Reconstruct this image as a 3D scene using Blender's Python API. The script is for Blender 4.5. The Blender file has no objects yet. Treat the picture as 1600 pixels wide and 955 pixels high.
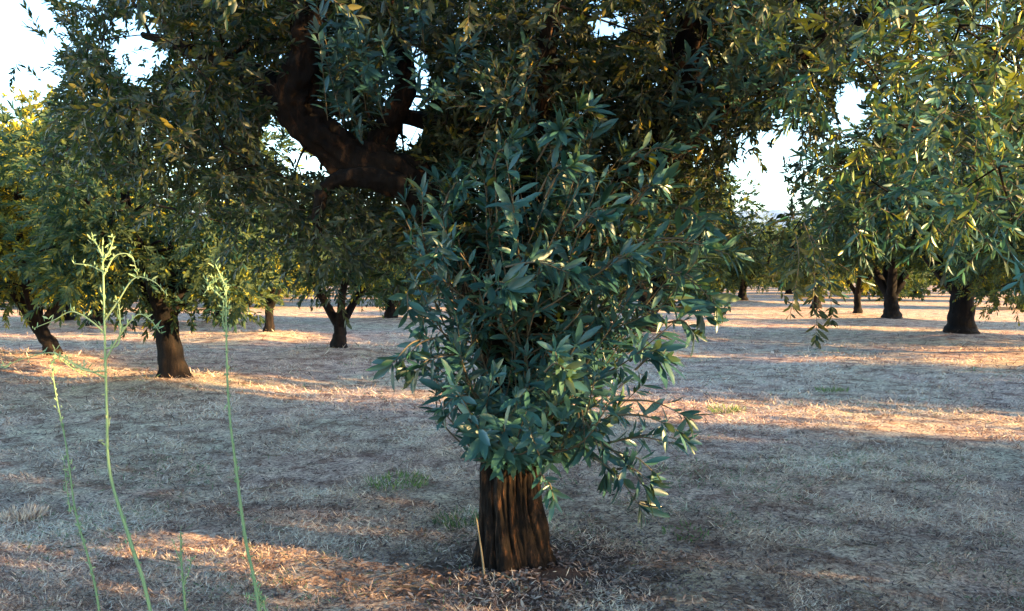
import bpy, math, random
import numpy as np
from mathutils import Vector

C = bpy.context.scene.collection
SC = bpy.context.scene
rad = math.radians
FPX, CAMZ, HOR = 1256.0, 1.5, 430.0
PITCH = math.atan((477.5 - HOR) / FPX)

# ------------------------------------------------------------------ camera, sky, sun, exposure
cam_d = bpy.data.cameras.new('camera'); cam = bpy.data.objects.new('camera', cam_d); C.objects.link(cam)
cam_d.sensor_width = 36; cam_d.lens = 36 * FPX / 1600; cam_d.clip_end = 8000; cam_d.clip_start = 0.05
cam.location = (0, 0, CAMZ); cam.rotation_euler = (rad(90) - PITCH, 0, 0)
SC.camera = cam

SUN_TO = Vector((1.0, -0.36, 0)).normalized()      # horizontal direction towards the sun
SUN_EL = 13.5
w = bpy.data.worlds.new('World'); SC.world = w; w.use_nodes = True
nt = w.node_tree; nt.nodes.clear()
sky = nt.nodes.new('ShaderNodeTexSky'); sky.sky_type = 'NISHITA'; sky.sun_disc = False
sky.sun_elevation = rad(SUN_EL); sky.sun_rotation = math.atan2(SUN_TO.x, SUN_TO.y)
sky.air_density = 1.0; sky.dust_density = 0.3; sky.ozone_density = 1.2
bg = nt.nodes.new('ShaderNodeBackground'); bg.inputs[1].default_value = 0.15
out = nt.nodes.new('ShaderNodeOutputWorld')
hs = nt.nodes.new('ShaderNodeHueSaturation'); hs.inputs['Saturation'].default_value = 1.2
nt.links.new(sky.outputs[0], hs.inputs['Color']); nt.links.new(hs.outputs[0], bg.inputs[0]); nt.links.new(bg.outputs[0], out.inputs[0])

sd = bpy.data.lights.new('sun', 'SUN'); sd.energy = 5.0; sd.angle = rad(0.6); sd.color = (1.0, 0.66, 0.28)
so = bpy.data.objects.new('sun', sd); C.objects.link(so)
sv = Vector((SUN_TO.x * math.cos(rad(SUN_EL)), SUN_TO.y * math.cos(rad(SUN_EL)), math.sin(rad(SUN_EL))))
so.rotation_euler = sv.to_track_quat('Z', 'Y').to_euler(); so.location = (20, -8, 12)

SC.view_settings.view_transform = 'Standard'; SC.view_settings.look = 'None'
SC.view_settings.exposure = 2.45; SC.view_settings.gamma = 1.0; SC.view_settings.use_curve_mapping = False

# ------------------------------------------------------------------ helpers
def P(px, py, Y):
    """point at depth Y along the sight line of photo pixel (px, py)"""
    dx = (px - 800) / FPX; dy = -(py - 477.5) / FPX
    c, s = math.cos(PITCH), math.sin(PITCH)
    d = Vector((dx, c + dy * s, -s + dy * c))
    return Vector((0, 0, CAMZ)) + d * (Y / d.y)

def proj(p):
    """photo pixel of an (N,3) array of points"""
    c, s = math.cos(PITCH), math.sin(PITCH)
    x = p[:, 0]; y = p[:, 1]; z = p[:, 2] - CAMZ
    f = y * c - z * s; u = y * s + z * c
    f = np.where(f < 0.05, 0.05, f)
    return 800 + FPX * x / f, 477.5 - FPX * u / f

def _h(ix, iy, seed):
    n = (ix.astype(np.int64) * 374761393 + iy.astype(np.int64) * 668265263 + seed * 1442695041) & 0x7fffffff
    n = (n ^ (n >> 13)) * 1274126177 & 0x7fffffff
    return ((n ^ (n >> 16)) & 0xffff) / 65535.0
def noise(x, y, seed=0):
    x = np.asarray(x, float); y = np.asarray(y, float)
    ix = np.floor(x); iy = np.floor(y); fx = x - ix; fy = y - iy
    fx = fx * fx * (3 - 2 * fx); fy = fy * fy * (3 - 2 * fy)
    a = _h(ix, iy, seed); b = _h(ix + 1, iy, seed); c = _h(ix, iy + 1, seed); d = _h(ix + 1, iy + 1, seed)
    return (a * (1 - fx) + b * fx) * (1 - fy) + (c * (1 - fx) + d * fx) * fy
def fbm(x, y, o=4, seed=0):
    t = 0; a = 0.5
    for i in range(o):
        t = t + a * noise(x * 2 ** i, y * 2 ** i, seed + i); a *= 0.5
    return t

def mesh_np(name, V, loops, sizes, mat, smooth=False, tint=None):
    me = bpy.data.meshes.new(name)
    V = np.asarray(V, np.float32).reshape(-1, 3); loops = np.asarray(loops, np.int32).ravel(); sizes = np.asarray(sizes, np.int32)
    me.vertices.add(len(V)); me.vertices.foreach_set('co', V.ravel())
    me.loops.add(len(loops)); me.loops.foreach_set('vertex_index', loops)
    me.polygons.add(len(sizes)); st = np.zeros(len(sizes), np.int32); st[1:] = np.cumsum(sizes)[:-1]
    me.polygons.foreach_set('loop_start', st); me.polygons.foreach_set('loop_total', sizes)
    if smooth: me.polygons.foreach_set('use_smooth', np.ones(len(sizes), bool))
    me.update(calc_edges=True)
    if tint is not None:
        a = me.attributes.new('tint', 'FLOAT', 'POINT'); a.data.foreach_set('value', np.asarray(tint, np.float32))
    me.materials.append(mat)
    return me

def link(name, me, parent=None):
    o = bpy.data.objects.new(name, me); C.objects.link(o)
    if parent: o.parent = parent
    return o
def tag(o, label=None, cat=None, group=None, kind=None):
    if label: o['label'] = label
    if cat: o['category'] = cat
    if group: o['group'] = group
    if kind: o['kind'] = kind
    return o
def empty(name, loc, rz=0):
    o = bpy.data.objects.new(name, None); C.objects.link(o); o.location = loc; o.rotation_euler = (0, 0, rz)
    o.empty_display_size = 0.2
    return o

class MB:
    """collects pieces into one mesh"""
    def __init__(s): s.V = []; s.L = []; s.S = []; s.T = []; s.n = 0
    def add(s, V, L, S, T=None):
        V = np.asarray(V, float).reshape(-1, 3); s.V.append(V); s.L.append(np.asarray(L).ravel() + s.n); s.S.append(np.asarray(S))
        s.T.append(np.zeros(len(V)) if T is None else np.broadcast_to(T, (len(V),))); s.n += len(V)
    def mesh(s, name, mat, smooth=True):
        return mesh_np(name, np.concatenate(s.V), np.concatenate(s.L), np.concatenate(s.S), mat, smooth, np.concatenate(s.T))

def catmull(pts, k):
    pts = np.asarray(pts, float); n = len(pts)
    ext = np.vstack([2 * pts[0] - pts[1], pts, 2 * pts[-1] - pts[-2]])
    o = []
    for i in range(n - 1):
        p0, p1, p2, p3 = ext[i:i + 4]
        for t in np.linspace(0, 1, k, endpoint=False):
            o.append(0.5 * ((2 * p1) + (-p0 + p2) * t + (2 * p0 - 5 * p1 + 4 * p2 - p3) * t * t + (-p0 + 3 * p1 - 3 * p2 + p3) * t ** 3))
    o.append(pts[-1]); return np.array(o)

def tube(mb, pts, sides=8, k=4, rng=None, rough=0.0, tint=0.0, cap=True, knots=False):
    """pts: list of (x,y,z,r)"""
    Q = catmull(pts, k) if k > 1 else np.asarray(pts, float)
    c = Q[:, :3]; r = np.maximum(Q[:, 3], 0.0008)
    t = np.gradient(c, axis=0); t /= np.linalg.norm(t, axis=1)[:, None] + 1e-9
    up = np.array([0.31, 0.17, 0.93]) if abs(t[0][2]) < 0.8 else np.array([1.0, 0.1, 0.05])
    n = len(c); V = np.zeros((n, sides, 3)); u = np.cross(t[0], up); u /= np.linalg.norm(u)
    a = np.arange(sides) / sides * 2 * np.pi
    ph = rng.random(4) * 6.3 if rng is not None else np.zeros(4)
    for i in range(n):
        u = u - t[i] * (u @ t[i]); u /= np.linalg.norm(u) + 1e-9; v = np.cross(t[i], u)
        rr = r[i] * (1 + rough * (0.5 * np.sin(3 * a + ph[0] + i * .35) + 0.35 * np.sin(5 * a + ph[1] - i * .5) + 0.35 * np.sin(i * 1.3 + ph[2] + a)))
        if knots:
            rr = rr * (1 + .55 * (fbm(np.cos(a) * 1.6 + 20, np.sin(a) * 1.6 + i * .07 + 9 + ph[0] * 5, 4, 13) - .47) + .35 * (np.abs(np.sin(a * 4 + 6 * fbm(np.cos(a) + 5, i * .05 + np.sin(a), 3, 17))) ** .5 - .75) + .28 * (fbm(np.cos(a) * 6 + 20, np.sin(a) * 6 + i * .25, 3, 23) - .44))
        V[i] = c[i] + (np.cos(a) * rr)[:, None] * u + (np.sin(a) * rr)[:, None] * v
    i, j = np.meshgrid(np.arange(n - 1), np.arange(sides), indexing='ij'); j2 = (j + 1) % sides
    L = np.stack([i * sides + j, i * sides + j2, (i + 1) * sides + j2, (i + 1) * sides + j], -1).reshape(-1)
    S = [4] * ((n - 1) * sides)
    if cap:
        L = np.concatenate([L, np.arange(sides) + (n - 1) * sides]); S = S + [sides]
    mb.add(V, L, S, tint)

# leaf templates : (x across, y along, z), unit length, unit half width
T_HERO = (np.array([(0, 0, 0), (.62, .22, .16), (1, .5, .22), (.66, .8, .05), (0, 1, -.3), (-.66, .8, .05), (-1, .5, .22), (-.62, .22, .16), (0, .25, .0), (0, .52, .02), (0, .8, -.12)], float),
          [0, 8, 1, 8, 9, 2, 1, 9, 10, 3, 2, 10, 4, 3, 0, 7, 8, 8, 7, 6, 9, 9, 6, 5, 10, 10, 5, 4], [3, 4, 4, 3, 3, 4, 4, 3])
T_MID = (np.array([(0, 0, 0), (.95, .42, .15), (.6, .78, .05), (0, 1, -.15), (-.6, .78, .05), (-.95, .42, .15)], float),
         [0, 3, 2, 1, 0, 5, 4, 3], [4, 4])
T_LOW = (np.array([(0, 0, 0), (1, .45, .1), (0, 1, 0), (-1, .45, .1)], float), [0, 1, 2, 3], [4])

def norm(v): return v / (np.linalg.norm(v, axis=-1, keepdims=True) + 1e-9)
def leaves(mb, pos, ax, nr, length, hw, tint, T):
    ax = norm(ax); side = norm(np.cross(ax, nr)); nr = np.cross(side, ax)
    tv, tl, ts = T; N = len(pos); m = len(tv)
    V = pos[:, None, :] + side[:, None, :] * (tv[:, 0][None, :, None] * hw[:, None, None]) \
        + ax[:, None, :] * (tv[:, 1][None, :, None] * length[:, None, None]) \
        + nr[:, None, :] * (tv[:, 2][None, :, None] * hw[:, None, None] * 1.3)
    L = (np.array(tl)[None, :] + (np.arange(N) * m)[:, None]).ravel()
    mb.add(V.reshape(-1, 3), L, np.tile(ts, N), np.repeat(tint, m))

def twigs(mb, rng, start, d, tl, nl, ll, T, tint0, wratio=0.13, wood=None, wr=0.0018, spread=0.9, droop=0.25):
    """start (N,3), d (N,3) unit, twig length tl (N), nl leaves each in opposite pairs"""
    N = len(start); K = nl
    s = np.linspace(0.12, 1.0, K)[None, :, None]
    dr = np.array([0, 0, -1.0]) * droop
    pts = start[:, None, :] + d[:, None, :] * s * tl[:, None, None] + dr * (s ** 2) * tl[:, None, None]
    tan = norm(d[:, None, :] + dr * 2 * s * np.ones((N, 1, 1)))
    ref = norm(rng.normal(size=(N, 3)) + np.array([0, 0, 1.2])); s1 = norm(np.cross(d, ref)); s2 = norm(np.cross(d, s1))
    ang = (np.arange(K) % 2) * np.pi + (np.arange(K) // 2) * 1.35
    ang = ang[None, :] + rng.normal(size=(N, K)) * 0.35
    lat = np.cos(ang)[..., None] * s1[:, None, :] + np.sin(ang)[..., None] * s2[:, None, :]
    sp = spread * (1.15 - 0.75 * s)
    ax = norm(tan + lat * sp + rng.normal(size=(N, K, 3)) * 0.12 + np.array([0, 0, -0.08]))
    nr = norm(tan * 0.9 - lat * 0.25 + np.array([0, 0, 0.7]) + rng.normal(size=(N, K, 3)) * 0.3)
    L = (ll if np.isscalar(ll) else ll[:, None]) * (0.75 + 0.45 * rng.random((N, K)))
    hw = L * wratio * (0.85 + 0.3 * rng.random((N, K)))
    tt = np.clip(tint0[:, None] + rng.normal(size=(N, K)) * 0.19, 0, 1)
    leaves(mb, pts.reshape(-1, 3), ax.reshape(-1, 3), nr.reshape(-1, 3), L.ravel(), hw.ravel(), tt.ravel(), T)
    if wood is not None:
        a = np.array([0, 2.1, 4.2]); V = []
        ss = np.array([0, 0.5, 1.0])
        c = start[:, None, :] + d[:, None, :] * ss[None, :, None] * tl[:, None, None] + dr * (ss ** 2)[None, :, None] * tl[:, None, None]
        ring = np.cos(a)[None, None, :, None] * s1[:, None, None, :] + np.sin(a)[None, None, :, None] * s2[:, None, None, :]
        V = c[:, :, None, :] + ring * wr * np.array([1.3, 1, .5])[None, :, None, None]
        f = []
        for i in range(2):
            for j in range(3):
                f += [i * 3 + j, i * 3 + (j + 1) % 3, (i + 1) * 3 + (j + 1) % 3, (i + 1) * 3 + j]
        Lp = (np.array(f)[None, :] + (np.arange(N) * 9)[:, None]).ravel()
        wood.add(V.reshape(-1, 3), Lp, [4] * (6 * N), 0.3)

# ------------------------------------------------------------------ materials
def mat(name):
    m = bpy.data.materials.new(name); m.use_nodes = True; t = m.node_tree; t.nodes.clear()
    return m, t, t.nodes.new, t.links.new
def ramp(N, stops):
    r = N('ShaderNodeValToRGB'); e = r.color_ramp.elements
    while len(e) < len(stops): e.new(0.5)
    for el, (p, c) in zip(e, stops): el.position = p; el.color = (*c, 1)
    return r
def leaf_mat(name, stops, back, rough=0.42, trans=0.22, tcol=(0.16, 0.22, 0.03), spec=0.45):
    m, t, N, K = mat(name)
    a = N('ShaderNodeAttribute'); a.attribute_name = 'tint'
    r = ramp(N, stops); K(a.outputs['Fac'], r.inputs[0])
    g = N('ShaderNodeNewGeometry'); mx = N('ShaderNodeMixRGB'); mx.inputs[2].default_value = (*back, 1)
    mf = N('ShaderNodeMath'); mf.operation = 'MULTIPLY'; mf.inputs[1].default_value = 0.75
    K(g.outputs['Backfacing'], mf.inputs[0]); K(mf.outputs[0], mx.inputs[0]); K(r.outputs[0], mx.inputs[1])
    b = N('ShaderNodeBsdfPrincipled'); b.inputs['Roughness'].default_value = rough; b.inputs['Specular IOR Level'].default_value = spec
    K(mx.outputs[0], b.inputs['Base Color'])
    tr = N('ShaderNodeBsdfTranslucent'); tm = N('ShaderNodeMixRGB'); tm.inputs[0].default_value = 0.6; tm.inputs[2].default_value = (*tcol, 1)
    K(r.outputs[0], tm.inputs[1]); K(tm.outputs[0], tr.inputs[0])
    s = N('ShaderNodeMixShader'); s.inputs[0].default_value = trans; K(b.outputs[0], s.inputs[1]); K(tr.outputs[0], s.inputs[2])
    o = N('ShaderNodeOutputMaterial'); K(s.outputs[0], o.inputs[0]); return m

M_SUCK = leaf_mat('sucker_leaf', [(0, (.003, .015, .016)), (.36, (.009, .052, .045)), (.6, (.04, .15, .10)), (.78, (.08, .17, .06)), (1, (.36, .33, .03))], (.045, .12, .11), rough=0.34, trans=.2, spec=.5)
M_CROWN = leaf_mat('olive_leaf', [(0, (.004, .017, .019)), (.45, (.009, .028, .025)), (.74, (.07, .075, .020)), (1, (.46, .31, .04))], (.08, .085, .045), rough=0.42, trans=.25, spec=.3)  # yellow end: leaf variation, with sunlit tone painted in
M_BGL = leaf_mat('grove_leaf', [(0, (.007, .030, .034)), (.5, (.017, .060, .050)), (.78, (.16, .17, .022)), (1, (.50, .40, .03))], (.08, .11, .045), rough=0.6, trans=.3, spec=.2)  # yellow end carries the look of sunlit leaves as colour

def bark_mat(name, c0, c1, c2, scale=9, bump=.02, zs=0.18):
    m, t, N, K = mat(name)
    tc = N('ShaderNodeTexCoord'); mp = N('ShaderNodeMapping'); mp.inputs['Scale'].default_value = (1, 1, zs); K(tc.outputs['Object'], mp.inputs[0])
    n1 = N('ShaderNodeTexNoise'); n1.inputs['Scale'].default_value = scale * 2.2; n1.inputs['Detail'].default_value = 8; n1.inputs['Roughness'].default_value = .65; K(mp.outputs[0], n1.inputs[0])
    n2 = N('ShaderNodeTexNoise'); n2.inputs['Scale'].default_value = scale * .7; n2.inputs['Detail'].default_value = 3; K(mp.outputs[0], n2.inputs[0])
    r = ramp(N, [(.36, c0), (.55, c1), (.72, c2)]); K(n1.outputs[0], r.inputs[0])
    r2 = ramp(N, [(.35, (.55, .5, .5)), (.65, (1.25, 1.1, .95))]); K(n2.outputs[0], r2.inputs[0])
    mu = N('ShaderNodeMixRGB'); mu.blend_type = 'MULTIPLY'; mu.inputs[0].default_value = 1; K(r.outputs[0], mu.inputs[1]); K(r2.outputs[0], mu.inputs[2])
    b = N('ShaderNodeBsdfPrincipled'); b.inputs['Roughness'].default_value = .9; b.inputs['Specular IOR Level'].default_value = .2; K(mu.outputs[0], b.inputs['Base Color'])
    bp = N('ShaderNodeBump'); bp.inputs['Distance'].default_value = bump; bp.inputs['Strength'].default_value = 1; K(n1.outputs[0], bp.inputs['Height']); K(bp.outputs[0], b.inputs['Normal'])
    o = N('ShaderNodeOutputMaterial'); K(b.outputs[0], o.inputs[0]); return m
M_BARK = bark_mat('olive_bark', (.005, .0035, .003), (.018, .012, .009), (.17, .08, .038), zs=.32, scale=12)
M_LIMB = bark_mat('limb_bark', (.005, .004, .0035), (.016, .011, .008), (.13, .065, .03), scale=7, zs=.5)
M_BGB = bark_mat('grove_bark', (.005, .004, .004), (.012, .009, .008), (.03, .02, .015), scale=5, bump=.04, zs=.3)

def simple(name, stops, rough=.8, trans=0):
    m, t, N, K = mat(name); a = N('ShaderNodeAttribute'); a.attribute_name = 'tint'; r = ramp(N, stops); K(a.outputs['Fac'], r.inputs[0])
    b = N('ShaderNodeBsdfPrincipled'); b.inputs['Roughness'].default_value = rough; b.inputs['Specular IOR Level'].default_value = .25; K(r.outputs[0], b.inputs['Base Color'])
    o = N('ShaderNodeOutputMaterial')
    if trans:
        tr = N('ShaderNodeBsdfTranslucent'); K(r.outputs[0], tr.inputs[0]); s = N('ShaderNodeMixShader'); s.inputs[0].default_value = trans
        K(b.outputs[0], s.inputs[1]); K(tr.outputs[0], s.inputs[2]); K(s.outputs[0], o.inputs[0])
    else: K(b.outputs[0], o.inputs[0])
    return m
M_TWIG = simple('twig_bark', [(0, (.05, .035, .025)), (1, (.20, .16, .10))])
M_STRAW = simple('dry_straw', [(0, (.07, .042, .033)), (.3, (.36, .23, .165)), (.65, (.70, .51, .375)), (.93, (.90, .75, .58)), (.97, (.14, .20, .08)), (1, (.12, .22, .09))], trans=.15)
M_GREEN = simple('green_stalk', [(0, (.10, .20, .11)), (.5, (.24, .36, .17)), (1, (.42, .44, .22))], rough=.5, trans=.1)
M_TUFT = simple('tuft_grass', [(0, (.05, .11, .035)), (.5, (.15, .24, .06)), (1, (.38, .38, .15))], rough=.6, trans=.15)
M_LITTER = simple('leaf_litter', [(0, (.05, .032, .028)), (.5, (.15, .095, .075)), (1, (.38, .28, .22))])

MAIN = (0.0, 4.12)
def ground_mat():
    m, t, N, K = mat('dry_grass_soil')
    tc = N('ShaderNodeTexCoord')
    def nz(s, d=6, ro=.6, ds=0, v=None):
        n = N('ShaderNodeTexNoise'); n.inputs['Scale'].default_value = s; n.inputs['Detail'].default_value = d; n.inputs['Roughness'].default_value = ro; n.inputs['Distortion'].default_value = ds
        K(v if v is not None else tc.outputs['Object'], n.inputs[0]); return n
    fine = nz(38, 10, .75, .5); mid = nz(3.2, 6, .65, .3); big = nz(.35, 4, .6)
    mp = N('ShaderNodeMapping'); mp.inputs['Scale'].default_value = (1, 2.6, 1); K(tc.outputs['Object'], mp.inputs[0]); strand = nz(60, 6, .7, 1.2, mp.outputs[0])
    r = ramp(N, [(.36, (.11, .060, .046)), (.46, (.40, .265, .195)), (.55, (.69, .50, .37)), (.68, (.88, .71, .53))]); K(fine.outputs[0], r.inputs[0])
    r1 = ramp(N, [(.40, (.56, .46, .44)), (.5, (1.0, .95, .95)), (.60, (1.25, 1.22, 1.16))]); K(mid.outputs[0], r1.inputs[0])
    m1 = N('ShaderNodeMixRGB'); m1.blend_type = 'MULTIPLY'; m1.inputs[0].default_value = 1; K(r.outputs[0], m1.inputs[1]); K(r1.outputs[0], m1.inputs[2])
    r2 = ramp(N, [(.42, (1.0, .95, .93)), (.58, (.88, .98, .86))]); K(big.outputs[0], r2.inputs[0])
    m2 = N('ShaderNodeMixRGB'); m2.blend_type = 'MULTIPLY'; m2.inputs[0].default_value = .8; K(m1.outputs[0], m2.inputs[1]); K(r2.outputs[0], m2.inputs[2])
    r3 = ramp(N, [(.38, (.65, .6, .6)), (.55, (1.2, 1.2, 1.2))]); K(strand.outputs[0], r3.inputs[0])
    m3 = N('ShaderNodeMixRGB'); m3.blend_type = 'MULTIPLY'; m3.inputs[0].default_value = .7; K(m2.outputs[0], m3.inputs[1]); K(r3.outputs[0], m3.inputs[2])
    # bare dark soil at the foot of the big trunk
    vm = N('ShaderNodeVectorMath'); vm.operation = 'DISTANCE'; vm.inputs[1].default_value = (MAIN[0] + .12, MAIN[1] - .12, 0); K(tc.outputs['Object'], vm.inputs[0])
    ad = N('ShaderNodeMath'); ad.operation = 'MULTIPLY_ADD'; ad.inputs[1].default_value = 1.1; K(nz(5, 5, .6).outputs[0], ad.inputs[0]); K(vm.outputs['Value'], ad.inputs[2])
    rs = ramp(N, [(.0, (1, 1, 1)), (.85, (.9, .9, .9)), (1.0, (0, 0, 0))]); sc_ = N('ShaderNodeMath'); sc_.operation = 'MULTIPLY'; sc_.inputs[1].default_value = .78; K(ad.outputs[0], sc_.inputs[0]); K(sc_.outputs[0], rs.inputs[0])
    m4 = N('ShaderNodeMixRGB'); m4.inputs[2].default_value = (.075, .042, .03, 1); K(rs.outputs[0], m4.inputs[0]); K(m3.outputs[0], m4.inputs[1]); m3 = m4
    b = N('ShaderNodeBsdfPrincipled'); b.inputs['Roughness'].default_value = .95; b.inputs['Specular IOR Level'].default_value = .1; K(m3.outputs[0], b.inputs['Base Color'])
    bp = N('ShaderNodeBump'); bp.inputs['Distance'].default_value = .03; bp.inputs['Strength'].default_value = .9; K(fine.outputs[0], bp.inputs['Height']); K(bp.outputs[0], b.inputs['Normal'])
    o = N('ShaderNodeOutputMaterial'); K(b.outputs[0], o.inputs[0]); return m
M_GROUND = ground_mat()

# ------------------------------------------------------------------ where the trees stand
def base(px, py, h=0.0): # point of a photo pixel at height h
    d = P(px, py, 1.0) - Vector((0, 0, CAMZ)); k = -(CAMZ - h) / d.z
    return (d.x * k, d.y * k)
# name, x, y, variant, scale, rot, label
TREES = [
    (base(272, 592, .12), 0, 1.00, 0.3, 'olive tree with stout dark trunk on a reddish mound behind the weed stalks'),
    (base(530, 547, .12), 1, 0.95, 0.0, 'olive tree whose trunk forks low into a V below the thick curved limb'),
    (base(82, 560, .12), 2, .90, 0.0, 'olive tree with short leaning trunk and sun yellow tinted into its crown at left edge'),
    (base(420, 520, .12), 3, 0.85, 1.0, 'small olive tree between the forked tree and stout trunk, leaves tinted yellow as if sunlit'),
    (base(1500, 520, .12), 4, 1.15, 0.0, 'broad olive tree with thick dark trunk spreading in a Y at right'),
    (base(1393, 498, .12), 5, 1.05, 2.0, 'olive tree with stocky trunk just left of and behind the broad right tree'),
    (base(1340, 490, .12), 3, 1.00, 4.0, 'thin trunked olive tree in front of sunlit ground, between two thicker trunks'),
    (base(1275, 480, .12), 0, 1.05, 2.5, 'olive tree with short trunk half hidden by the hanging spray of leaves'),
    (base(1700, 548, .12), 6, 1.00, 0.5, 'bushy dark olive tree with leaves hanging to the ground at the right edge'),
    (base(1013, 519, .12), 5, 0.95, 3.5, 'olive tree half hidden behind the leafy shoots of the big tree'),
    (base(-75, 560, .12), 6, 1.05, 2.5, 'bushy olive tree with low skirt of leaves at the far left edge'),
    (base(150, 508, .12), 6, .95, 1.0, 'dark bushy olive tree with foliage near the ground left of the stout trunk'),
    (base(345, 502, .12), 6, .90, 3.1, 'dark low olive tree between the stout trunk and the small yellow tree'),
    (base(610, 496, .12), 6, .95, 4.1, 'bushy olive tree right of the forked one, partly behind the leafy shoots'),
    (base(1160, 470, .12), 6, 1.2, 5.1, 'distant bushy olive tree right of the shoots below the sky gap'),
    ((-14.0, 25.0), 7, 1.3, 2.0, 'tall pale olive tree with sunlight yellow put into its leaf colour at the upper left edge'),
]
rg = random.Random(5)
FAR = []
for row, Y in enumerate((37, 45, 54, 64, 75, 87, 100, 118)):
    half = 0.68 * Y; sp = 6.8 + .25 * row if Y < 110 else 5.2
    n = int(2 * half / sp)
    for i in range(n + 1):
        x = -half + i * sp + rg.uniform(-1.5, 1.5) + (row % 2) * 4
        y = Y + rg.uniform(-1.6, 1.6)
        if any((x - t[0][0]) ** 2 + (y - t[0][1]) ** 2 < 30 for t in TREES): continue
        FAR.append((x, y, rg.randrange(4), rg.uniform(.9, 1.2), rg.uniform(0, 6.28)))
def tcoord(x, t): return (t - .34 * x) / .94
SIDE = [(8, tcoord(8, .95), 4, .74, 1.0), (15.5, tcoord(15.5, .6), 5, 1.0, 2.0), (8.8, tcoord(8.8, 6.3), 4, 1.0, .4), (16.5, tcoord(16.5, 6.3), 4, 1.05, 3.0), (24, tcoord(24, 6.0), 5, 1.1, .7),
        (13.0, tcoord(13, 12.5), 4, 1.2, 5.0), (20.5, tcoord(20.5, 12.6), 5, 1.1, 2.2), (28.5, tcoord(28.5, 12.6), 5, 1.1, 2.2), (19.5, 16, 4, 1.1, 1.0), (27, 19, 5, 1.1, 0), (7.2, tcoord(7.2, 3.35), 6, .54, 0), (5.0, tcoord(5, 1.9), 5, .62, 2.0), (1.5, -7.5, 4, 1, 0), (-7, -5, 5, 1, 1)]

MOUNDS = [(MAIN[0] + .05, MAIN[1] - .05, .02, .28)] + [(t[0][0], t[0][1], .16, .9) for t in TREES] + [(-3.75, 5.15, .06, .16)]
def gh(x, y):
    x = np.asarray(x, float); y = np.asarray(y, float)
    near = np.exp(-((x) ** 2 + (y - 8) ** 2) / 900)
    h = 0.10 * (fbm(x * .35 + 9, y * .35 + 3, 3, 7) - .45) * near + .05 * (fbm(x * 1.7, y * 1.7, 3, 11) - .45) * near + .030 * (fbm(x * 7, y * 7, 3, 21) - .45) * near
    for mx, my, mh, mr in MOUNDS:
        d2 = (x - mx) ** 2 + (y - my) ** 2
        h = h + mh * np.exp(-d2 / (2 * mr * mr))
    return h

# ------------------------------------------------------------------ ground sheet
def axis(lo, hi, step, far):
    c = list(np.arange(lo, hi + 1e-6, step)); s = step; a = []
    x = c[-1]
    while x < far: s *= 1.13; x += s; c.append(x)
    s = step; x = c[0]
    while x > -far: s *= 1.13; x -= s; a.append(x)
    return np.array(a[::-1] + c)
gx = axis(-7, 8, .055, 3500); gy = axis(2.6, 13, .055, 3500)
GX, GY = np.meshgrid(gx, gy, indexing='ij'); GZ = gh(GX, GY)
nx, ny = GX.shape
i, j = np.meshgrid(np.arange(nx - 1), np.arange(ny - 1), indexing='ij')
L = np.stack([i * ny + j, (i + 1) * ny + j, (i + 1) * ny + j + 1, i * ny + j + 1], -1)
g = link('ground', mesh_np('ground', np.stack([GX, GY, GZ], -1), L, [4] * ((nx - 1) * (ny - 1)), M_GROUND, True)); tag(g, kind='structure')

# far ridge of hills
def hills():
    m, t, N, K = mat('hill_haze_blue')
    n = N('ShaderNodeTexNoise'); n.inputs['Scale'].default_value = .02; n.inputs['Detail'].default_value = 6
    tc = N('ShaderNodeTexCoord'); K(tc.outputs['Object'], n.inputs[0]); r = ramp(N, [(.4, (.16, .24, .34)), (.6, (.24, .32, .42))]); K(n.outputs[0], r.inputs[0])  # pale blue of distance haze put into the hill colour
    b = N('ShaderNodeBsdfPrincipled'); b.inputs['Roughness'].default_value = 1; K(r.outputs[0], b.inputs['Base Color']); o = N('ShaderNodeOutputMaterial'); K(b.outputs[0], o.inputs[0])
    xs = np.linspace(-2600, 3200, 240); ts = np.linspace(0, 1, 26)
    X, T = np.meshgrid(xs, ts, indexing='ij')
    H = 138 + 75 * fbm(xs / 500 + 3, xs * 0, 4, 3) + 25 * fbm(xs / 90, xs * 0, 3, 5)
    Z = H[:, None] * np.sin(T * np.pi) ** 1.1 - 2; Y = 1700 + 900 * T + 40 * np.sin(X / 150)
    nx, ny = X.shape; i, j = np.meshgrid(np.arange(nx - 1), np.arange(ny - 1), indexing='ij')
    L = np.stack([i * ny + j, (i + 1) * ny + j, (i + 1) * ny + j + 1, i * ny + j + 1], -1)
    tag(link('hills', mesh_np('hills', np.stack([X, Y, Z], -1), L, [4] * ((nx - 1) * (ny - 1)), m, True)), kind='structure')
hills()

# ------------------------------------------------------------------ olive trees of the grove
def lobes_to_twigs(rng, tips, rads, per, tl):
    """positions and directions of twigs round branch tips"""
    st = []; di = []; tt = []
    for (tp, r) in zip(tips, rads):
        n = max(3, int(per * (r / .5) ** 2))
        v = norm(rng.normal(size=(n, 3))); k = rng.random(n) ** .45
        p = tp + v * (r * k)[:, None] * np.array([1, 1, .8])
        st.append(p); di.append(norm(v * 1.0 + rng.normal(size=(n, 3)) * .5 + np.array([0, 0, .15]))); tt.append(np.full(n, rng.normal() * .17))
    return np.vstack(st), np.vstack(di), np.concatenate(tt)

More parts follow.
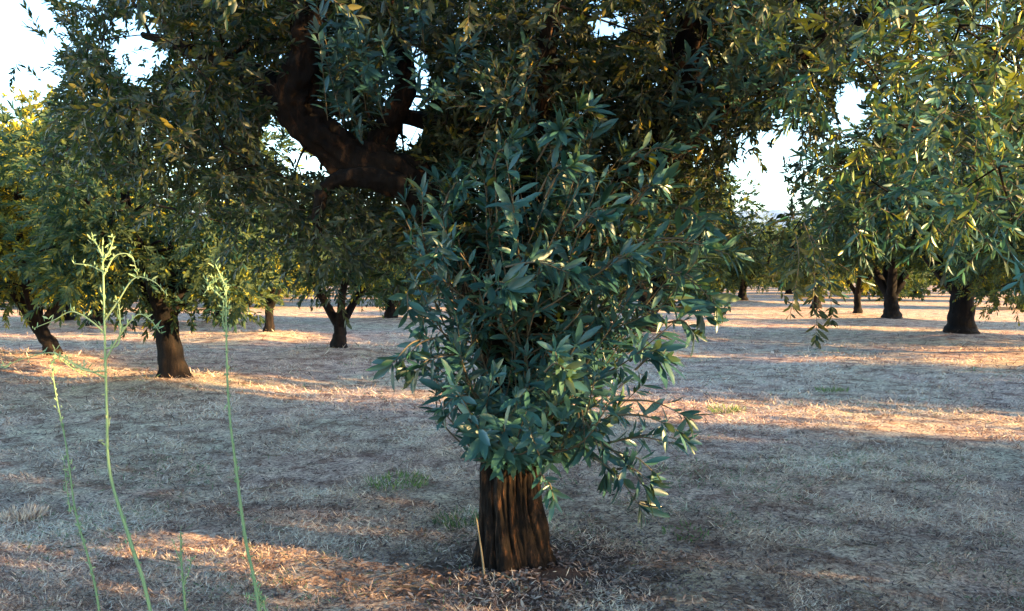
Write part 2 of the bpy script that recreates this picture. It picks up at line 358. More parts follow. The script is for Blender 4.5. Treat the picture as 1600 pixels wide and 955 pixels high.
def tree_meshes(seed, R, Ht, tr, lean, nlimb, zfork, low, per, ll, T, nl=14, tipn=60, sides=9, yellow=0.0, wr=.16):
    rng = np.random.default_rng(seed)
    wood = MB()
    lx, ly = lean
    top = np.array([lx, ly, zfork])
    tube(wood, [(-.0, 0, -.12, tr * 1.75), (.0, 0, .03, tr * 1.4), (lx * .2, ly * .2, .22, tr * 1.08), (lx * .6, ly * .6, zfork * .6, tr * .95), (lx, ly, zfork, tr * .9), (lx * 1.1, ly * 1.1, zfork + .15, tr * .6)], sides + 4, 5, rng, .14)
    nodes = []
    a0 = rng.random() * 6.28
    for q in range(nlimb):
        a = a0 + q * 2 * np.pi / nlimb + rng.normal() * .2
        dx, dy = math.cos(a), math.sin(a)
        e = top + np.array([dx * R * .55, dy * R * .55, (Ht - zfork) * (.55 + .2 * rng.random())])
        p1 = top + np.array([dx * R * .22, dy * R * .22, (Ht - zfork) * .20]) + rng.normal(size=3) * .06
        p2 = (p1 + e) / 2 + rng.normal(size=3) * .12
        tube(wood, [(top[0], top[1], top[2] - .15, tr * .7), (*p1, tr * .58), (*p2, tr * .42), (*e, tr * .22)], sides, 4, rng, .12)
        for f in np.linspace(0, 1, 6):
            nodes.append((p1 * (1 - f) + e * f) if f > .5 else (p1 * (1 - 2 * f) + p2 * 2 * f if f < .5 else p2))
    nodes = np.array(nodes)
    tips = []
    ctr = np.array([lx, ly, (Ht + low) / 2]); hz = (Ht - low) / 2
    while len(tips) < tipn:
        v = norm(rng.normal(size=3)); k = rng.random() ** .33
        if k < .35: continue
        p = ctr + v * k * np.array([R, R, hz]) * .88
        tips.append(p)
    tips = np.array(tips)
    for tp in tips:
        d = np.linalg.norm(nodes - tp, axis=1); n = nodes[np.argmin(d)]
        m_ = (n + tp) / 2 + rng.normal(size=3) * .12 + np.array([0, 0, .08])
        tube(wood, [(*n, tr * .16), (*m_, tr * .10), (*tp, .008)], 5, 3, None, 0)
    rads = .30 + .28 * rng.random(len(tips)); rads *= R / 2.1
    st, di, tt = lobes_to_twigs(rng, tips, rads, per, .2)
    keep = st[:, 2] > max(.12, low - .35); st, di, tt = st[keep], di[keep], tt[keep]
    fol = MB()
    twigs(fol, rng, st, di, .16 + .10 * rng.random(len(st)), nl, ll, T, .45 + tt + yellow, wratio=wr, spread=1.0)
    return wood.mesh('olive_trunk', M_BGB), fol.mesh('olive_crown', M_BGL, False)

VAR = {
    0: tree_meshes(10, 2.05, 3.9, .155, (-.10, 0), 4, .85, .50, 40, .10, T_MID, tipn=80),
    1: tree_meshes(11, 1.75, 3.1, .125, (.02, 0), 3, .55, .85, 36, .10, T_MID, tipn=70),
    2: tree_meshes(12, 2.4, 4.3, .125, (-.30, .1), 4, .60, .60, 38, .10, T_MID, yellow=.58, tipn=75),  # yellow shift puts sunlit colour into the leaves
    3: tree_meshes(13, 2.0, 4.0, .12, (.05, 0), 3, .8, .95, 28, .13, T_LOW, yellow=.48, tipn=75),  # sunlit yellow tinted into this crown as well
    4: tree_meshes(14, 2.8, 5.0, .24, (.05, 0), 4, .9, 1.15, 30, .13, T_LOW, tipn=95),
    5: tree_meshes(15, 2.5, 4.6, .21, (.0, .05), 4, .75, 1.15, 30, .13, T_LOW, tipn=90),
    7: tree_meshes(17, 2.8, 5.2, .2, (.05, 0), 4, .9, 1.3, 28, .13, T_LOW, tipn=90, yellow=.32),  # sun on the crown imitated by yellow leaf tint
    6: tree_meshes(16, 2.4, 3.9, .18, (.0, 0), 4, .6, .55, 34, .10, T_MID, tipn=90),
}
def put_tree(x, y, v, s, rz, label, group):
    t = empty('olive_tree', (x, y, float(gh(x, y)) - .02), rz); t.scale = (s, s, s)
    link('trunk', VAR[v][0], t); link('crown', VAR[v][1], t)
    tag(t, label, 'tree', group); return t
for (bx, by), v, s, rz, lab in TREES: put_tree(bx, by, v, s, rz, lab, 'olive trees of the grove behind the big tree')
FV = {k: tree_meshes(30 + k, 2.5 + .2 * (k % 2), 4.8, .19, (.1 * k - .1, 0), 3, .7, .0, 18, .26, T_LOW, nl=8, tipn=60, sides=6, yellow=.1 + .05 * k, wr=.2) for k in range(4)}
VAR.update({10 + k: FV[k] for k in FV})
for x, y, v, s, rz in FAR: put_tree(x, y, 10 + v, s, rz, 'small distant olive tree in the far rows of the grove', 'far rows of olive trees')
for x, y, v, s, rz in SIDE: put_tree(x, y, v, s, rz, 'olive tree of the grove standing beside the camera, out of view', 'olive trees out of view beside the camera')

# ------------------------------------------------------------------ the big olive tree
bt = empty('olive_tree', (MAIN[0], MAIN[1], 0))
tag(bt, 'big near olive tree with furrowed brown trunk wrapped in leafy green shoots', 'tree')
OFF = np.array([MAIN[0], MAIN[1], 0.0])
def local(pts): return [(p[0] - OFF[0], p[1] - OFF[1], p[2], p[3]) for p in pts]
rng = np.random.default_rng(77)

def main_trunk():
    nz, na = 190, 260
    zz = np.linspace(-.12, 1.32, nz); aa = np.arange(na) / na * 2 * np.pi
    Z, A = np.meshgrid(zz, aa, indexing='ij')
    r = np.interp(zz, [-.12, 0.02, .12, .3, .6, .9, 1.2, 1.32], [.23, .185, .162, .148, .142, .150, .14, .10])[:, None]
    tw = A + .35 * Z + .12 * np.sin(Z * 5)
    ca, sa = np.cos(tw), np.sin(tw)
    def ring(f, zf, sd): return fbm(ca * f + 50, sa * f + Z * zf + 20, 4, sd) - .47
    butt = .05 * np.cos(3 * tw + .6) + .045 * np.cos(5 * tw + 2.0) + .02 * np.cos(8 * tw)
    g1 = np.abs(np.sin(tw * 4.5 + 9 * ring(1.2, .7, 5))) ** .45
    g2 = np.abs(np.sin(tw * 11 + 14 * ring(1.6, 1.0, 9))) ** .6
    knot = sum(h_ * np.exp(-((np.angle(np.exp(1j * (A - a_))) / w_) ** 2 + ((Z - z_) / v_) ** 2)) for a_, z_, w_, v_, h_ in [(-1.9, .38, .25, .09, .22), (-1.1, .72, .3, .12, .25), (-2.6, .62, .3, .1, .2), (-.5, .22, .35, .12, .25), (-1.5, .12, .18, .07, -.2), (-2.3, .2, .2, .13, -.22)])
    rr = r * (1 + butt * (1 + 1.3 * np.exp(-Z * 5)) + .24 * (g1 - .75) + .09 * (g2 - .7) + knot * .6 + .16 * ring(4, 1.6, 3) + .17 * ring(10, 4.5, 6) + .12 * ring(28, 14, 8))
    cx = np.interp(zz, [0, .5, .9, 1.3], [0.0, -.01, .03, .03])[:, None]; cy = np.interp(zz, [0, 1.3], [0, .05])[:, None]
    V = np.stack([cx + rr * np.cos(A), cy + rr * np.sin(A) * .92, Z], -1)
    i, j = np.meshgrid(np.arange(nz - 1), np.arange(na), indexing='ij'); j2 = (j + 1) % na
    L = np.stack([i * na + j, i * na + j2, (i + 1) * na + j2, (i + 1) * na + j], -1).reshape(-1)
    L = np.concatenate([L, np.arange(na) + (nz - 1) * na])
    return mesh_np('big_trunk', V, L, [4] * ((nz - 1) * na) + [na], M_BARK, True)
trunk = link('trunk', main_trunk(), bt)

LIMBS = {
 'a': [(0, 4.12, .95, .16), (-.18, 4.2, 1.55, .13), (-.50, 4.22, 1.97, .11), (-.86, 4.2, 2.13, .10), (-1.10, 4.15, 2.36, .10), (-1.02, 4.1, 2.65, .085), (-1.05, 4.0, 3.0, .08), (-1.3, 3.8, 3.5, .05)],
 'b': [(-.74, 4.22, 2.0, .08), (-.68, 4.32, 2.25, .07), (-.58, 4.4, 2.55, .06), (-.72, 4.6, 3.1, .06), (-.5, 4.9, 3.8, .03)],
 'c': [(-.55, 4.12, 1.95, .07), (-.80, 4.05, 1.99, .045), (-.93, 4.02, 1.93, .034), (-.96, 4.0, 1.80, .028), (-1.0, 4.1, 1.66, .008)],
 'd': [(-1.08, 4.15, 2.35, .07), (-1.45, 4.3, 2.6, .055), (-1.75, 4.35, 2.72, .035), (-2.0, 4.4, 2.8, .015)],
 'e': [(.05, 4.15, .95, .14), (.32, 4.3, 1.5, .13), (.68, 4.4, 2.0, .12), (.90, 4.4, 2.4, .10), (1.0, 4.3, 2.9, .08), (1.25, 4.0, 3.5, .04)],
 'f': [(.72, 4.4, 2.05, .08), (1.2, 4.25, 2.45, .06), (1.8, 3.9, 2.75, .045), (2.5, 3.3, 2.85, .02)],
 'g': [(.03, 4.2, 1.0, .13), (.1, 4.6, 1.8, .10), (.1, 5.0, 2.5, .08), (0, 5.4, 3.3, .04)],
 'h': [(1.0, 4.3, 2.85, .06), (1.15, 3.6, 3.15, .05), (1.3, 2.8, 3.15, .035), (1.45, 2.2, 2.95, .015)],
 'i': [(-1.04, 4.05, 2.9, .06), (-.9, 3.4, 3.2, .045), (-.8, 2.7, 3.2, .03), (-.9, 2.1, 3.0, .012)],
 'j': [(.08, 4.9, 2.3, .06), (.9, 5.4, 2.6, .045), (1.7, 5.8, 2.8, .02)],
 'k': [(.05, 4.9, 2.3, .06), (-.9, 5.5, 2.6, .045), (-1.9, 5.8, 2.7, .02)],
 'l': [(.1, 4.6, 1.8, .06), (.15, 4.2, 2.3, .05), (.2, 3.7, 2.8, .035), (.3, 3.2, 3.2, .015)],
}
nodes = []
for k_, pts in LIMBS.items():
    mb = MB(); tube(mb, local(pts), 40 if pts[0][3] > .09 else 20, 22, rng, .13, knots=True)
    link('limb', mb.mesh('limb', M_LIMB), bt)
    q = catmull(pts, 5); nodes.append(q[len(q) // 4:, :3])
nodes = np.vstack(nodes)

# voids of the crown where the sky shows through (sight line ellipses)
GAPS = [(20, 90, 75, 175), (215, 75, 40, 60), (465, 220, 62, 40), (500, 245, 50, 28), (635, 130, 40, 62), (632, 195, 36, 38), (465, 160, 22, 40), (950, 40, 30, 22),
        (1190, 288, 42, 48), (1215, 225, 40, 32), (1170, 235, 22, 22), (1330, 165, 28, 40), (1163, 300, 40, 40)]
def in_gap(p, grow=1.0):
    u, v = proj(p); r = np.zeros(len(p), bool)
    for (cx, cy, rx, ry) in GAPS: r |= ((u - cx) / (rx * grow)) ** 2 + ((v - cy) / (ry * grow)) ** 2 < 1
    return r

tips = []
ctr = np.array([.15, 4.5, 3.05]); RR = np.array([3.5, 3.1, 1.45])
while len(tips) < 330:
    v = norm(rng.normal(size=3)); k = rng.random() ** .4
    if k < .3: continue
    p = ctr + v * k * RR
    if np.linalg.norm(p - np.array([0, 0, 1.5])) < 2.3: continue
    u, w_ = proj(p[None]); u, w_ = u[0], w_[0]
    if p[1] < 3.5 and u < 1200 and w_ > -20: continue
    if u < 90 and p[1] < 8: continue
    if u < 560 and w_ > 240 + max(0, u - 200) * .35: continue
    # underside of the crown : a skirt that hangs lower at the outside
    if p[2] < 2.0 + .12 * math.sin(p[0] * 2.1): continue
    tips.append(p)
ntop = len(tips)
# low hanging sprays of the skirt (photo: left mass, centre and right)
for (u, v_, Y) in [(150, 190, 4.6), (200, 250, 4.8), (260, 200, 5.0), (300, 270, 5.2), (390, 260, 4.6), (420, 330, 4.9), (330, 180, 4.4), (400, 160, 4.6), (300, 330, 6.0), (400, 300, 5.6), (130, 130, 4.8),
                   (505, 365, 4.1), (480, 340, 4.1), (530, 350, 4.2), (560, 350, 5.2), (640, 330, 5.0), (700, 260, 4.6), (760, 200, 4.3), (700, 180, 4.5), (1050, 300, 4.8), (1100, 260, 4.6), (1110, 340, 4.6), (1080, 180, 4.4), (1000, 200, 4.3), (900, 120, 4.2), (840, 160, 4.4), (1120, 390, 4.6),
                   (660, 400, 4.9), (720, 340, 4.6), (1010, 120, 4.0), (1150, 120, 4.4), (820, 60, 4.0), (250, 90, 4.4), (350, 60, 4.2), (300, 30, 4.3), (160, 60, 4.6), (120, 230, 5), (420, 60, 4.5), (560, 30, 4.2), (730, 60, 4.2)]:
    tips.append(np.array(P(u, v_, Y)))
fr = np.random.default_rng(8)
while len(tips) < ntop + 42 + 300:
    u, v_, Y = fr.uniform(110, 1240), fr.uniform(-40, 360), fr.uniform(3.9, 6.6)
    if v_ > 330 and u > 1000: continue
    if u < 560 and v_ > 230 + max(0, u - 200) * .35: continue
    p = np.array(P(u, v_, Y))
    if in_gap(p[None], 1.0)[0] or p[2] < 1.75: continue
    tips.append(p)
near_tips = []
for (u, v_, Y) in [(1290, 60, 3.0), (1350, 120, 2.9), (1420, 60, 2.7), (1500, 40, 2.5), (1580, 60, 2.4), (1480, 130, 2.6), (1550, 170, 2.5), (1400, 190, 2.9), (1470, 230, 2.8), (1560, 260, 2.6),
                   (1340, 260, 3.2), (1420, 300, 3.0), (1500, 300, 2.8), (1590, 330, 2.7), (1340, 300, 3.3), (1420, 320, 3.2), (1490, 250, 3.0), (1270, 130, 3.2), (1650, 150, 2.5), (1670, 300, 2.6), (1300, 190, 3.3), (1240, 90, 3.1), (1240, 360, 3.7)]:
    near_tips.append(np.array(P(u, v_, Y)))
branch = MB()
allt = [np.array(t_) for t_ in tips] + near_tips
cand = nodes.copy(); crad = np.full(len(nodes), 9.0)
order = np.argsort([np.min(np.linalg.norm(nodes - t_, axis=1)) for t_ in allt])
for n_i in order:
    tp = allt[n_i]
    if in_gap(tp[None], 1.35)[0]: continue
    # fork from the nearest limb or already grown branch, in stages
    q_ = int(np.argmin(np.linalg.norm(cand - tp, axis=1) + rng.random(len(cand)) * .15)); n = cand[q_]
    ln = np.linalg.norm(n - tp)
    m_ = (n + tp) / 2 + rng.normal(size=3) * .09 * min(1, ln) + np.array([0, 0, .10 * min(1, ln)])
    r0 = min(.007 + .011 * min(2, ln), crad[q_] * .8)
    tube(branch, local([(*n, r0), (*m_, r0 * .7), (*tp, max(.003, r0 * .35))]), 6, 5, rng, .15)
    if ln > .25: cand = np.vstack([cand, m_[None], tp[None]]); crad = np.concatenate([crad, [max(.006, r0 * .8), max(.005, r0 * .5)]])
link('small_branches', branch.mesh('small_branches', M_LIMB), bt)

def crown_part(name, tps, rads, per, ll, T, tl0, seed, tshift, mat_, wr, keepgap=True, nl=14):
    rg_ = np.random.default_rng(seed)
    st, di, tt = lobes_to_twigs(rg_, tps, rads, per, .2)
    tl = tl0 * (.7 + .6 * rg_.random(len(st)))
    mid = st + di * (tl * .5)[:, None]
    k = ~(in_gap(mid) | in_gap(st) | in_gap(st + di * tl[:, None], .85)) if keepgap else np.ones(len(st), bool)
    # a few sprays still reach into the openings
    k |= rg_.random(len(st)) < .05
    k &= np.linalg.norm(st - np.array([0, 0, 1.5]), axis=1) > 1.7
    # the thick curved limb is bare on its near side
    u, v = proj(mid); b = np.zeros(len(mid), bool)
    for (cx, cy, rx, ry) in [(490, 80, 48, 70), (475, 165, 50, 60), (545, 235, 75, 50), (600, 278, 60, 38), (560, 170, 40, 50), (1085, 90, 45, 70)]: b |= ((u - cx) / rx) ** 2 + ((v - cy) / ry) ** 2 < 1
    if keepgap: k &= ~(b & (mid[:, 1] < 4.2))
    st, di, tt, tl = st[k], di[k], tt[k], tl[k]
    fol = MB(); tw = MB()
    twigs(fol, rg_, st - OFF, di, tl, nl, ll, T, .42 + tt + tshift, wratio=wr, wood=tw, wr=.0016, spread=1.0, droop=.08)
    c = link('crown', fol.mesh(name, mat_, T is T_HERO), bt)
    link('twigs', tw.mesh(name + '_twigs', M_TWIG), c)
    return c
tips = np.array(tips); near_tips = np.array(near_tips)
crown_part('crown_leaves', tips, .32 + .22 * rng.random(len(tips)), 42, .046, T_MID, .15, 3, 0, M_CROWN, .19)
crown_part('upper_near_leaves', near_tips[:11], .20 + .12 * rng.random(11), 56, .062, T_HERO, .16, 4, .52, M_SUCK, .12, nl=12)  # upper tips: sunlight painted as a yellower leaf tint
crown_part('near_leaves', near_tips[11:], .20 + .12 * rng.random(len(near_tips) - 11), 56, .054, T_HERO, .16, 5, .10, M_SUCK, .12, nl=12)  # lower tips: darker tint than the sun-tinted upper ones

# leafy shoots round the trunk
def suckers():
    rg_ = np.random.default_rng(21)
    fol = MB(); tw = MB()
    def shoot(p0, p1, bend, nlv, ll, tint, sr=.0055):
        p0 = np.array(p0, float); p1 = np.array(p1, float)
        m_ = (p0 + p1) / 2 + np.array(bend)
        q = catmull(np.array([p0, m_, p1]), 8)
        tube(tw, [(*(c - OFF), sr * (1 - .75 * i / len(q))) for i, c in enumerate(q)], 5, 1, None, 0, .5)
        n = len(q); s = np.sort(rg_.random(nlv)) ** .8 * .97
        s = np.concatenate([s, np.full(5, 1.0)])
        f = s * (n - 1); i = np.clip(f.astype(int), 0, n - 2); fr = (f - i)[:, None]
        pos = q[i] * (1 - fr) + q[i + 1] * fr; tan = norm(q[i + 1] - q[i])
        K = len(s)
        ref = norm(np.cross(tan, np.array([.3, .2, 1]))); r2 = np.cross(tan, ref)
        ang = rg_.random(K) * 6.28; lat = np.cos(ang)[:, None] * ref + np.sin(ang)[:, None] * r2
        sp = np.where(s > .95, .75, 1.25)[:, None]
        ax = norm(tan * .8 + lat * sp + np.array([0, -.15, -.12]) + rg_.normal(size=(K, 3)) * .15)
        nr = norm(tan * .9 + np.array([0, -.35, .6]) - lat * .2 + rg_.normal(size=(K, 3)) * .35)
        LL = ll * (.45 + .85 * rg_.random(K)); hw = LL * (.10 + .05 * rg_.random(K))
        leaves(fol, pos - OFF, ax, nr, LL, hw, np.clip(tint + rg_.normal(size=K) * .20, 0, 1), T_HERO)
    # body of the bouquet: targets inside its outline, as (x at height) band, from the trunk upward
    outline = [(750, 745, 860), (700, 715, 930), (640, 700, 1010), (590, 650, 1035), (540, 620, 1045), (480, 615, 1120), (420, 625, 1130), (360, 590, 1130), (300, 610, 1090), (250, 700, 1010), (190, 840, 960)]
    ys = [o[0] for o in outline][::-1]; xl = [o[1] for o in outline][::-1]; xr = [o[2] for o in outline][::-1]
    cnt = 0
    while cnt < 240:
        y = rg_.uniform(200, 672); a, b = np.interp(y, ys, xl), np.interp(y, ys, xr)
        x = rg_.uniform(a + 25, b - 25)
        Y = 3.75 + rg_.normal() * .28
        tip = np.array(P(x, y, Y))
        z0 = max(.55, min(1.5, tip[2] - rg_.uniform(.15, .7)))
        f = (z0 - .5) / 1.2
        an = math.atan2(tip[1] - 4.12, tip[0]) + rg_.normal() * .4
        rr = .16 + .35 * max(0, f) * rg_.random()
        p0 = (rr * math.cos(an), 4.12 + rr * math.sin(an), z0)
        L_ = np.linalg.norm(tip - np.array(p0))
        if L_ > .9:
            pp = np.array(p0); p0 = tuple(tip + (pp - tip) * .9 / L_)
        shoot(p0, tip, (rg_.normal() * .04, -.02, -.06 * min(1, L_)), int(12 + 22 * min(1, L_)), rg_.uniform(.06, .125), .36 + rg_.normal() * .24 + (.18 if x > 1000 else 0))
        cnt += 1
    # single sprays that stick out of the outline
    for (sx, sy, ex, ey, Y, tn, ll) in [(1040, 420, 1115, 470, 3.3, .7, .11), (1000, 380, 1150, 400, 3.3, .45, .11), (1060, 500, 1100, 515, 3.35, .25, .10), (980, 570, 1020, 555, 3.2, .35, .12), (960, 640, 1060, 665, 3.3, .35, .10),
                                        (960, 690, 1065, 690, 3.4, .45, .09), (930, 690, 1000, 765, 3.3, .15, .11), (920, 660, 950, 740, 3.35, .2, .10), (960, 720, 1010, 740, 3.3, .2, .09), (850, 745, 862, 775, 3.6, .5, .08), (720, 560, 650, 585, 3.5, .15, .10), (680, 520, 625, 560, 3.5, .15, .10),
                                        (740, 620, 695, 640, 3.55, .2, .09), (900, 640, 905, 700, 3.4, .3, .10), (760, 700, 745, 680, 3.7, .2, .1), (900, 350, 940, 330, 3.1, .3, .12), (860, 300, 900, 250, 3.2, .35, .11), (1000, 320, 1040, 290, 3.3, .35, .11),
                                        (850, 250, 915, 170, 3.4, .6, .10), (880, 230, 880, 200, 3.3, .35, .10), (780, 260, 800, 230, 3.4, .4, .09), (980, 260, 1030, 240, 3.4, .6, .09), (700, 320, 720, 300, 3.4, .35, .10), (940, 420, 990, 400, 3.2, .35, .11),
                                        (760, 480, 790, 460, 3.2, .4, .11), (840, 580, 870, 575, 3.2, .75, .10), (640, 470, 640, 500, 3.5, .15, .10), (800, 420, 900, 430, 3.2, .3, .11), (1060, 320, 1105, 350, 3.4, .45, .10), (690, 400, 680, 410, 3.4, .2, .10)]:
        for r in range(2):
            j1 = rg_.normal(size=3) * .02
            shoot(np.array(P(sx, sy, Y + .1)) + j1, np.array(P(ex, ey, Y)) + j1, (0, -.02, .03), 12, ll, tn)
    # sprouts on the upper limbs
    for (ex, ey, Y, tn) in [(540, 60, 3.6, .05), (520, 40, 3.6, .05), (570, 90, 3.6, .08), (550, 110, 3.65, .1), (610, 60, 3.7, .1), (720, 90, 3.6, .15), (790, 100, 3.5, .1), (1080, 120, 3.8, .3), (1150, 60, 3.6, .4), (1180, 20, 3.3, .7), (1190, 120, 3.6, .5)]:
        for r in range(5):
            e = np.array(P(ex, ey, Y)) + rg_.normal(size=3) * .08
            shoot(e + np.array([rg_.normal() * .08, .30, -.16 + rg_.normal() * .06]), e, (0, 0, .02), 24, .08, tn, .0022)
    s = link('leafy_shoots', fol.mesh('leafy_shoots', M_SUCK, True), bt)
    link('shoot_stems', tw.mesh('shoot_stems', M_TWIG), s)
    # hanging spray at the right
    fol = MB(); tw = MB()
    a = P(1235, 395, 2.7)
    for (ex, ey) in [(1275, 530), (1235, 490), (1300, 500), (1270, 480)]:
        e = np.array(P(ex, ey, 2.65)); shoot(e + np.array([(a.x - e[0]) * .6 + .02, .05, .28]), e, (.02, 0, .03), 34, .045, .62, .002)
    s = link('hanging_spray', fol.mesh('hanging_spray', M_CROWN, True), bt); link('spray_stems', tw.mesh('spray_stems', M_TWIG), s)
suckers()

# ------------------------------------------------------------------ weed stalks in front at the left
def stalk(label, pts, branches, r0, leafy, tint, seed):
    rg_ = np.random.default_rng(seed)
    b = pts[0]; bz = float(gh(b[0], b[1])); t = empty('weed_stalk', (b[0], b[1], bz))
    tag(t, label, 'weed', 'tall green weed stalks')
    o = np.array([b[0], b[1], bz])
    mb = MB(); n = len(pts)
    pp = [(*(np.array(p) - o), r0 * (1 - .65 * i / (n - 1))) for i, p in enumerate(pts)]
    pp[0] = (pp[0][0], pp[0][1], -.03, r0)
    tube(mb, pp, 7, 8, rg_, .12, tint); link('stem', mb.mesh('stem', M_GREEN), t)
    q = catmull(pts, 8)
    for br in branches:
        m2 = MB(); tube(m2, [(*(np.array(p) - o), max(.0012, r0 * .5 * (1 - .7 * i / (len(br) - 1)))) for i, p in enumerate(br)], 5, 6, rg_, .1, min(1, tint + .2))
        link('side_branch', m2.mesh('side_branch', M_GREEN), t)
        q = np.vstack([q, catmull(br, 5)])
    fol = MB(); idx = rg_.integers(0, len(q) - 1, leafy); pos = q[idx] + rg_.normal(size=(leafy, 3)) * .004
    ax = norm(rg_.normal(size=(leafy, 3)) * .6 + np.array([0, 0, .9])); nr = norm(rg_.normal(size=(leafy, 3)))
    leaves(fol, pos - o, ax, nr, .007 + .018 * rg_.random(leafy), .0010 + .0018 * rg_.random(leafy), np.clip(tint + rg_.normal(size=leafy) * .2, 0, 1), T_HERO)
    link('leaves', fol.mesh('stalk_leaves', M_GREEN, False), t)
def S(Y, *uv): return [tuple(P(u, v, Y)) for u, v in uv]
def foot(u, v, Y, dx=0, dy=0):
    p = P(u, v, Y); return (p.x + dx, p.y + dy, float(gh(p.x + dx, p.y + dy)))
Y1 = 2.2
stalk('tall pale green weed stalk with many forking side branches, tallest at left',
      [foot(262, 955, Y1, .05)] + S(Y1, (235, 955), (205, 850), (172, 740), (167, 640), (164, 540), (162, 450), (160, 385)),
      [S(Y1, (163, 520), (140, 500), (112, 487), (85, 500), (55, 512)), S(Y1, (165, 590), (120, 570), (85, 550)), S(2.15, (165, 580), (130, 578), (85, 552), (40, 560), (0, 575)),
       S(Y1, (164, 500), (185, 470), (210, 435), (240, 440), (262, 462)), S(Y1, (166, 560), (190, 520), (215, 492), (235, 500), (250, 520)), S(Y1, (162, 430), (180, 400), (205, 400), (215, 430)),
       S(Y1, (161, 425), (140, 415), (115, 412)), S(Y1, (160, 410), (172, 390), (178, 370)), S(Y1, (160, 400), (150, 380), (140, 372)), S(Y1, (166, 545), (186, 535), (186, 480), (178, 470))],
      .0056, 320, .45, 1)
Y2 = 2.3
stalk('straight bright green weed stalk with tuft at its tip, second tallest',
      [foot(415, 955, Y2, .03)] + S(Y2, (405, 955), (385, 850), (370, 740), (358, 640), (354, 540), (353, 450)),
      [S(Y2, (353, 455), (345, 435), (330, 445), (318, 460)), S(Y2, (353, 450), (342, 425), (336, 412)), S(Y2, (353, 470), (335, 455), (322, 440)), S(Y2, (354, 520), (348, 500), (350, 470))],
      .0058, 280, .35, 2)
Y3 = 2.7
stalk('thin faint weed stalk with dense leaves halfway down, left of the tallest stalk',
      [foot(160, 955, Y3, .02)] + S(Y3, (155, 955), (140, 880), (118, 800), (104, 700), (88, 620), (80, 565)),
      [S(Y3, (110, 800), (104, 760), (100, 720)), S(Y3, (80, 570), (90, 560), (112, 575), (135, 588))], .0045, 260, .35, 3)
Y4 = 2.9
stalk('short green weed stalk low at the bottom, between the two taller stalks',
      [foot(292, 955, Y4, .01)] + S(Y4, (290, 955), (285, 900), (283, 860), (282, 832)), [S(Y4, (284, 880), (275, 860), (270, 845)), S(Y4, (286, 915), (296, 890), (300, 872))], .005, 120, .35, 4)
stalk('short leafy weed stalk at the foot of the straight bright stalk',
      [foot(420, 955, 2.6, .04)] + S(2.6, (415, 960), (408, 935), (402, 918)), [S(2.6, (410, 945), (395, 935), (385, 938))], .005, 90, .4, 5)

# ------------------------------------------------------------------ grass tufts, sticks
def tuft(px, py, r, n, h, label, tint, m=M_TUFT):
    x, y = base(px, py); z = float(gh(x, y)); rg_ = np.random.default_rng(px)
    fol = MB(); a = rg_.random(n) * 6.28; k = r * np.sqrt(rg_.random(n)); pos = np.stack([k * np.cos(a), k * np.sin(a), gh(x + k * np.cos(a), y + k * np.sin(a)) - z - .004], -1)
    ax = norm(np.stack([np.cos(a), np.sin(a), np.zeros(n)], -1) * .5 + rg_.normal(size=(n, 3)) * .35 + np.array([0, 0, .8])); nr = norm(rg_.normal(size=(n, 3)) + np.array([0, -1, .4]))
    leaves(fol, pos, ax, nr, h * (.5 + .8 * rg_.random(n)), .0025 + .002 * rg_.random(n), np.clip(tint + rg_.normal(size=n) * .15, 0, 1), T_HERO)
    o = link('grass_tuft', fol.mesh('tuft', m, False)); o.location = (x, y, z); tag(o, label, 'grass tuft', 'tufts of grass')
tuft(620, 755, .24, 260, .06, 'green grass tuft on the dry ground left of the big trunk', .5)
tuft(716, 815, .15, 130, .06, 'dark green tuft close to the left of the big trunk', .15)
tuft(1075, 835, .14, 60, .04, 'small sparse green tuft to the right of the big trunk', .3)
tuft(1135, 642, .20, 200, .07, 'green tuft beside the sunlit strip right of the shoots', .5)
tuft(1300, 610, .2, 160, .07, 'green tuft far right of the shoots in the shaded grass', .4)
tuft(35, 805, .12, 500, .06, 'dry orange clump of grass on a small mound at the left edge', .6, M_STRAW)
def stick(label, pts, r):
    o0 = np.array(pts[0]); mb = MB(); tube(mb, [(*(np.array(p) - o0), r * (1 - .5 * i / len(pts))) for i, p in enumerate(pts)], 6, 6, np.random.default_rng(3), .15, 1.0)
    o = link('dry_stick', mb.mesh('stick', M_TWIG)); o.location = pts[0]; tag(o, label, 'stick')
fx, fy = base(757, 905)
stick('thin pale dry stick leaning upright against the left of the big trunk', [(fx, fy, float(gh(fx, fy))), tuple(P(752, 860, fy + .05)), tuple(P(743, 800, fy + .12))], .006)
pts = []
for (u, v) in [(760, 880), (785, 884), (803, 895), (815, 912)]:
    x, y = base(u, v); x *= .95; y *= .95; pts.append((x, y, float(gh(x, y)) + .012))
stick('bent pale dry twig lying on the soil in front of the big trunk', pts, .006)

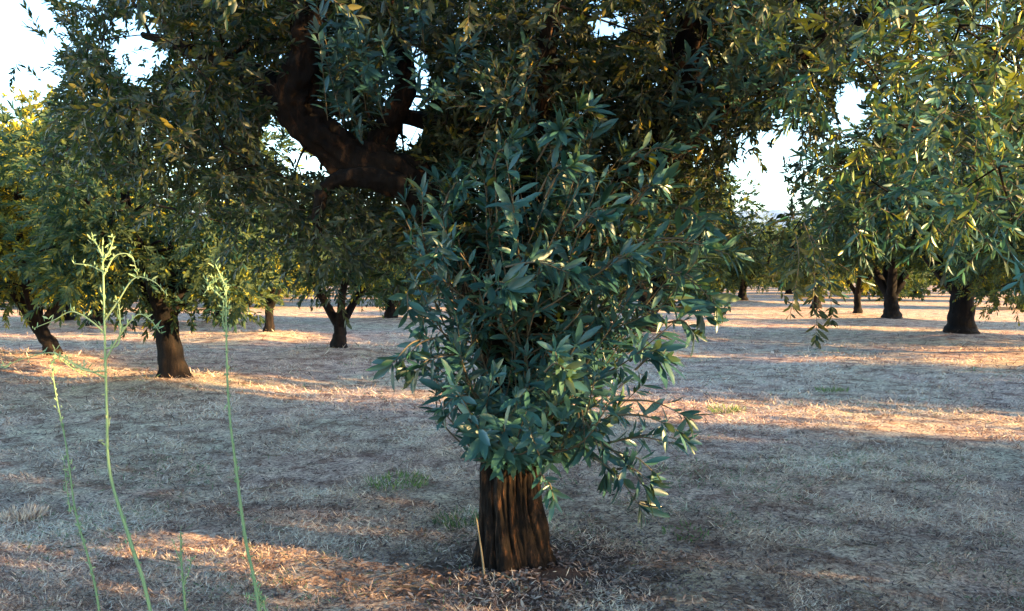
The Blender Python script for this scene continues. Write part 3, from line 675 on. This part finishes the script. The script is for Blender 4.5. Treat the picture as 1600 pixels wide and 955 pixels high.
# ------------------------------------------------------------------ dry grass and litter
def dry_grass():
    rg_ = np.random.default_rng(9); N = 290000
    v = 440 + (1010 - 440) * rg_.random(N) ** .8; u = rg_.uniform(-160, 1760, N)
    Y = CAMZ * FPX / (v - 430); k = (Y < 34) & (v > 480); Y = Y[k]; X = (u[k] - 800) / FPX * Y
    extra = 14000; X = np.concatenate([X, rg_.uniform(-5, 5, extra)]); Y = np.concatenate([Y, rg_.uniform(-2, 3.2, extra)])
    cl = fbm(X * 2.2, Y * 2.2, 4, 31); keep = rg_.random(len(X)) < np.clip((cl - .33) * 6, .08, 1)
    keep &= np.hypot(X - MAIN[0] - .12, Y - MAIN[1] + .12) > .62 * rg_.random(len(X)) ** .5 * (.6 + fbm(X * 5, Y * 5, 2, 5))
    X, Y, cl = X[keep], Y[keep], cl[keep]; n = len(X)
    Z = gh(X, Y) + .002
    a = rg_.random(n) * 6.28; up = np.abs(rg_.normal(size=n)) * .35 + .05
    up = np.where(rg_.random(n) < .12, up + .6, up)
    ax = norm(np.stack([np.cos(a), np.sin(a) * .7, up], -1)); nr = norm(np.stack([rg_.normal(size=n) * .4, rg_.normal(size=n) * .4 - .3, np.ones(n)], -1))
    sc = np.clip(Y / 5, .8, 3.0)
    L = (.018 + .055 * rg_.random(n) ** 1.7) * sc ** .75; hw = (.0012 + .0017 * rg_.random(n)) * sc
    gr = fbm(X * .8 + 40, Y * .8, 3, 51)
    tt = np.clip(-.2 + 2.0 * (cl - .2) + rg_.normal(size=n) * .27, 0, .94)
    tt = np.where(rg_.random(n) < np.clip((gr - .47) * .9, .01, .25), .99, tt)
    mb = MB(); leaves(mb, np.stack([X, Y, Z], -1), ax, nr, L, hw, tt, T_LOW)
    tag(link('dry_grass', mb.mesh('dry_grass', M_STRAW, False)), 'short pale dry cut grass and straw covering the grove floor', 'grass', kind='stuff')
    # leaf litter under the tree and here and there
    n = 8000; a = rg_.random(n) * 6.28; k = np.abs(rg_.normal(size=n)) * 1.0 + .12
    X = np.concatenate([MAIN[0] + .25 + k * np.cos(a) * 1.2, rg_.uniform(-5, 6, 7000)]); Y = np.concatenate([MAIN[1] - .2 + k * np.sin(a), rg_.uniform(2.2, 10, 7000)]); n = len(X)
    Z = gh(X, Y) + .006 + .01 * rg_.random(n); a = rg_.random(n) * 6.28
    ax = norm(np.stack([np.cos(a), np.sin(a), rg_.normal(size=n) * .3], -1)); nr = norm(np.stack([rg_.normal(size=n) * .5, rg_.normal(size=n) * .5, np.ones(n)], -1))
    mb = MB(); leaves(mb, np.stack([X, Y, Z], -1), ax, nr, .022 + .03 * rg_.random(n), .004 + .004 * rg_.random(n), rg_.random(n), T_MID)
    tag(link('fallen_leaves', mb.mesh('fallen_leaves', M_LITTER, False)), 'reddish brown fallen leaves scattered round the foot of the big tree', 'leaf litter', kind='stuff')
dry_grass()
def fallen_twigs():
    rg_ = np.random.default_rng(19); n = 260; mb = MB()
    for k in range(n):
        y = rg_.uniform(3.0, 11); x = rg_.uniform(-.7, .7) * y; a = rg_.random() * 3.14; l = rg_.uniform(.05, .22); r_ = rg_.uniform(.0015, .004)
        p = [(x + l * t * math.cos(a) + rg_.normal() * .006, y + l * t * math.sin(a) + rg_.normal() * .006) for t in (-.5, 0, .5)]
        tube(mb, [(q[0], q[1], float(gh(*q)) + .008 + rg_.random() * .012, r_ * f) for q, f in zip(p, (1, .8, .5))], 4, 2, None, 0, rg_.random())
    tag(link('fallen_twigs', mb.mesh('fallen_twigs', M_TWIG)), 'thin fallen twigs scattered over the dry grass', 'twigs', kind='stuff')
fallen_twigs()
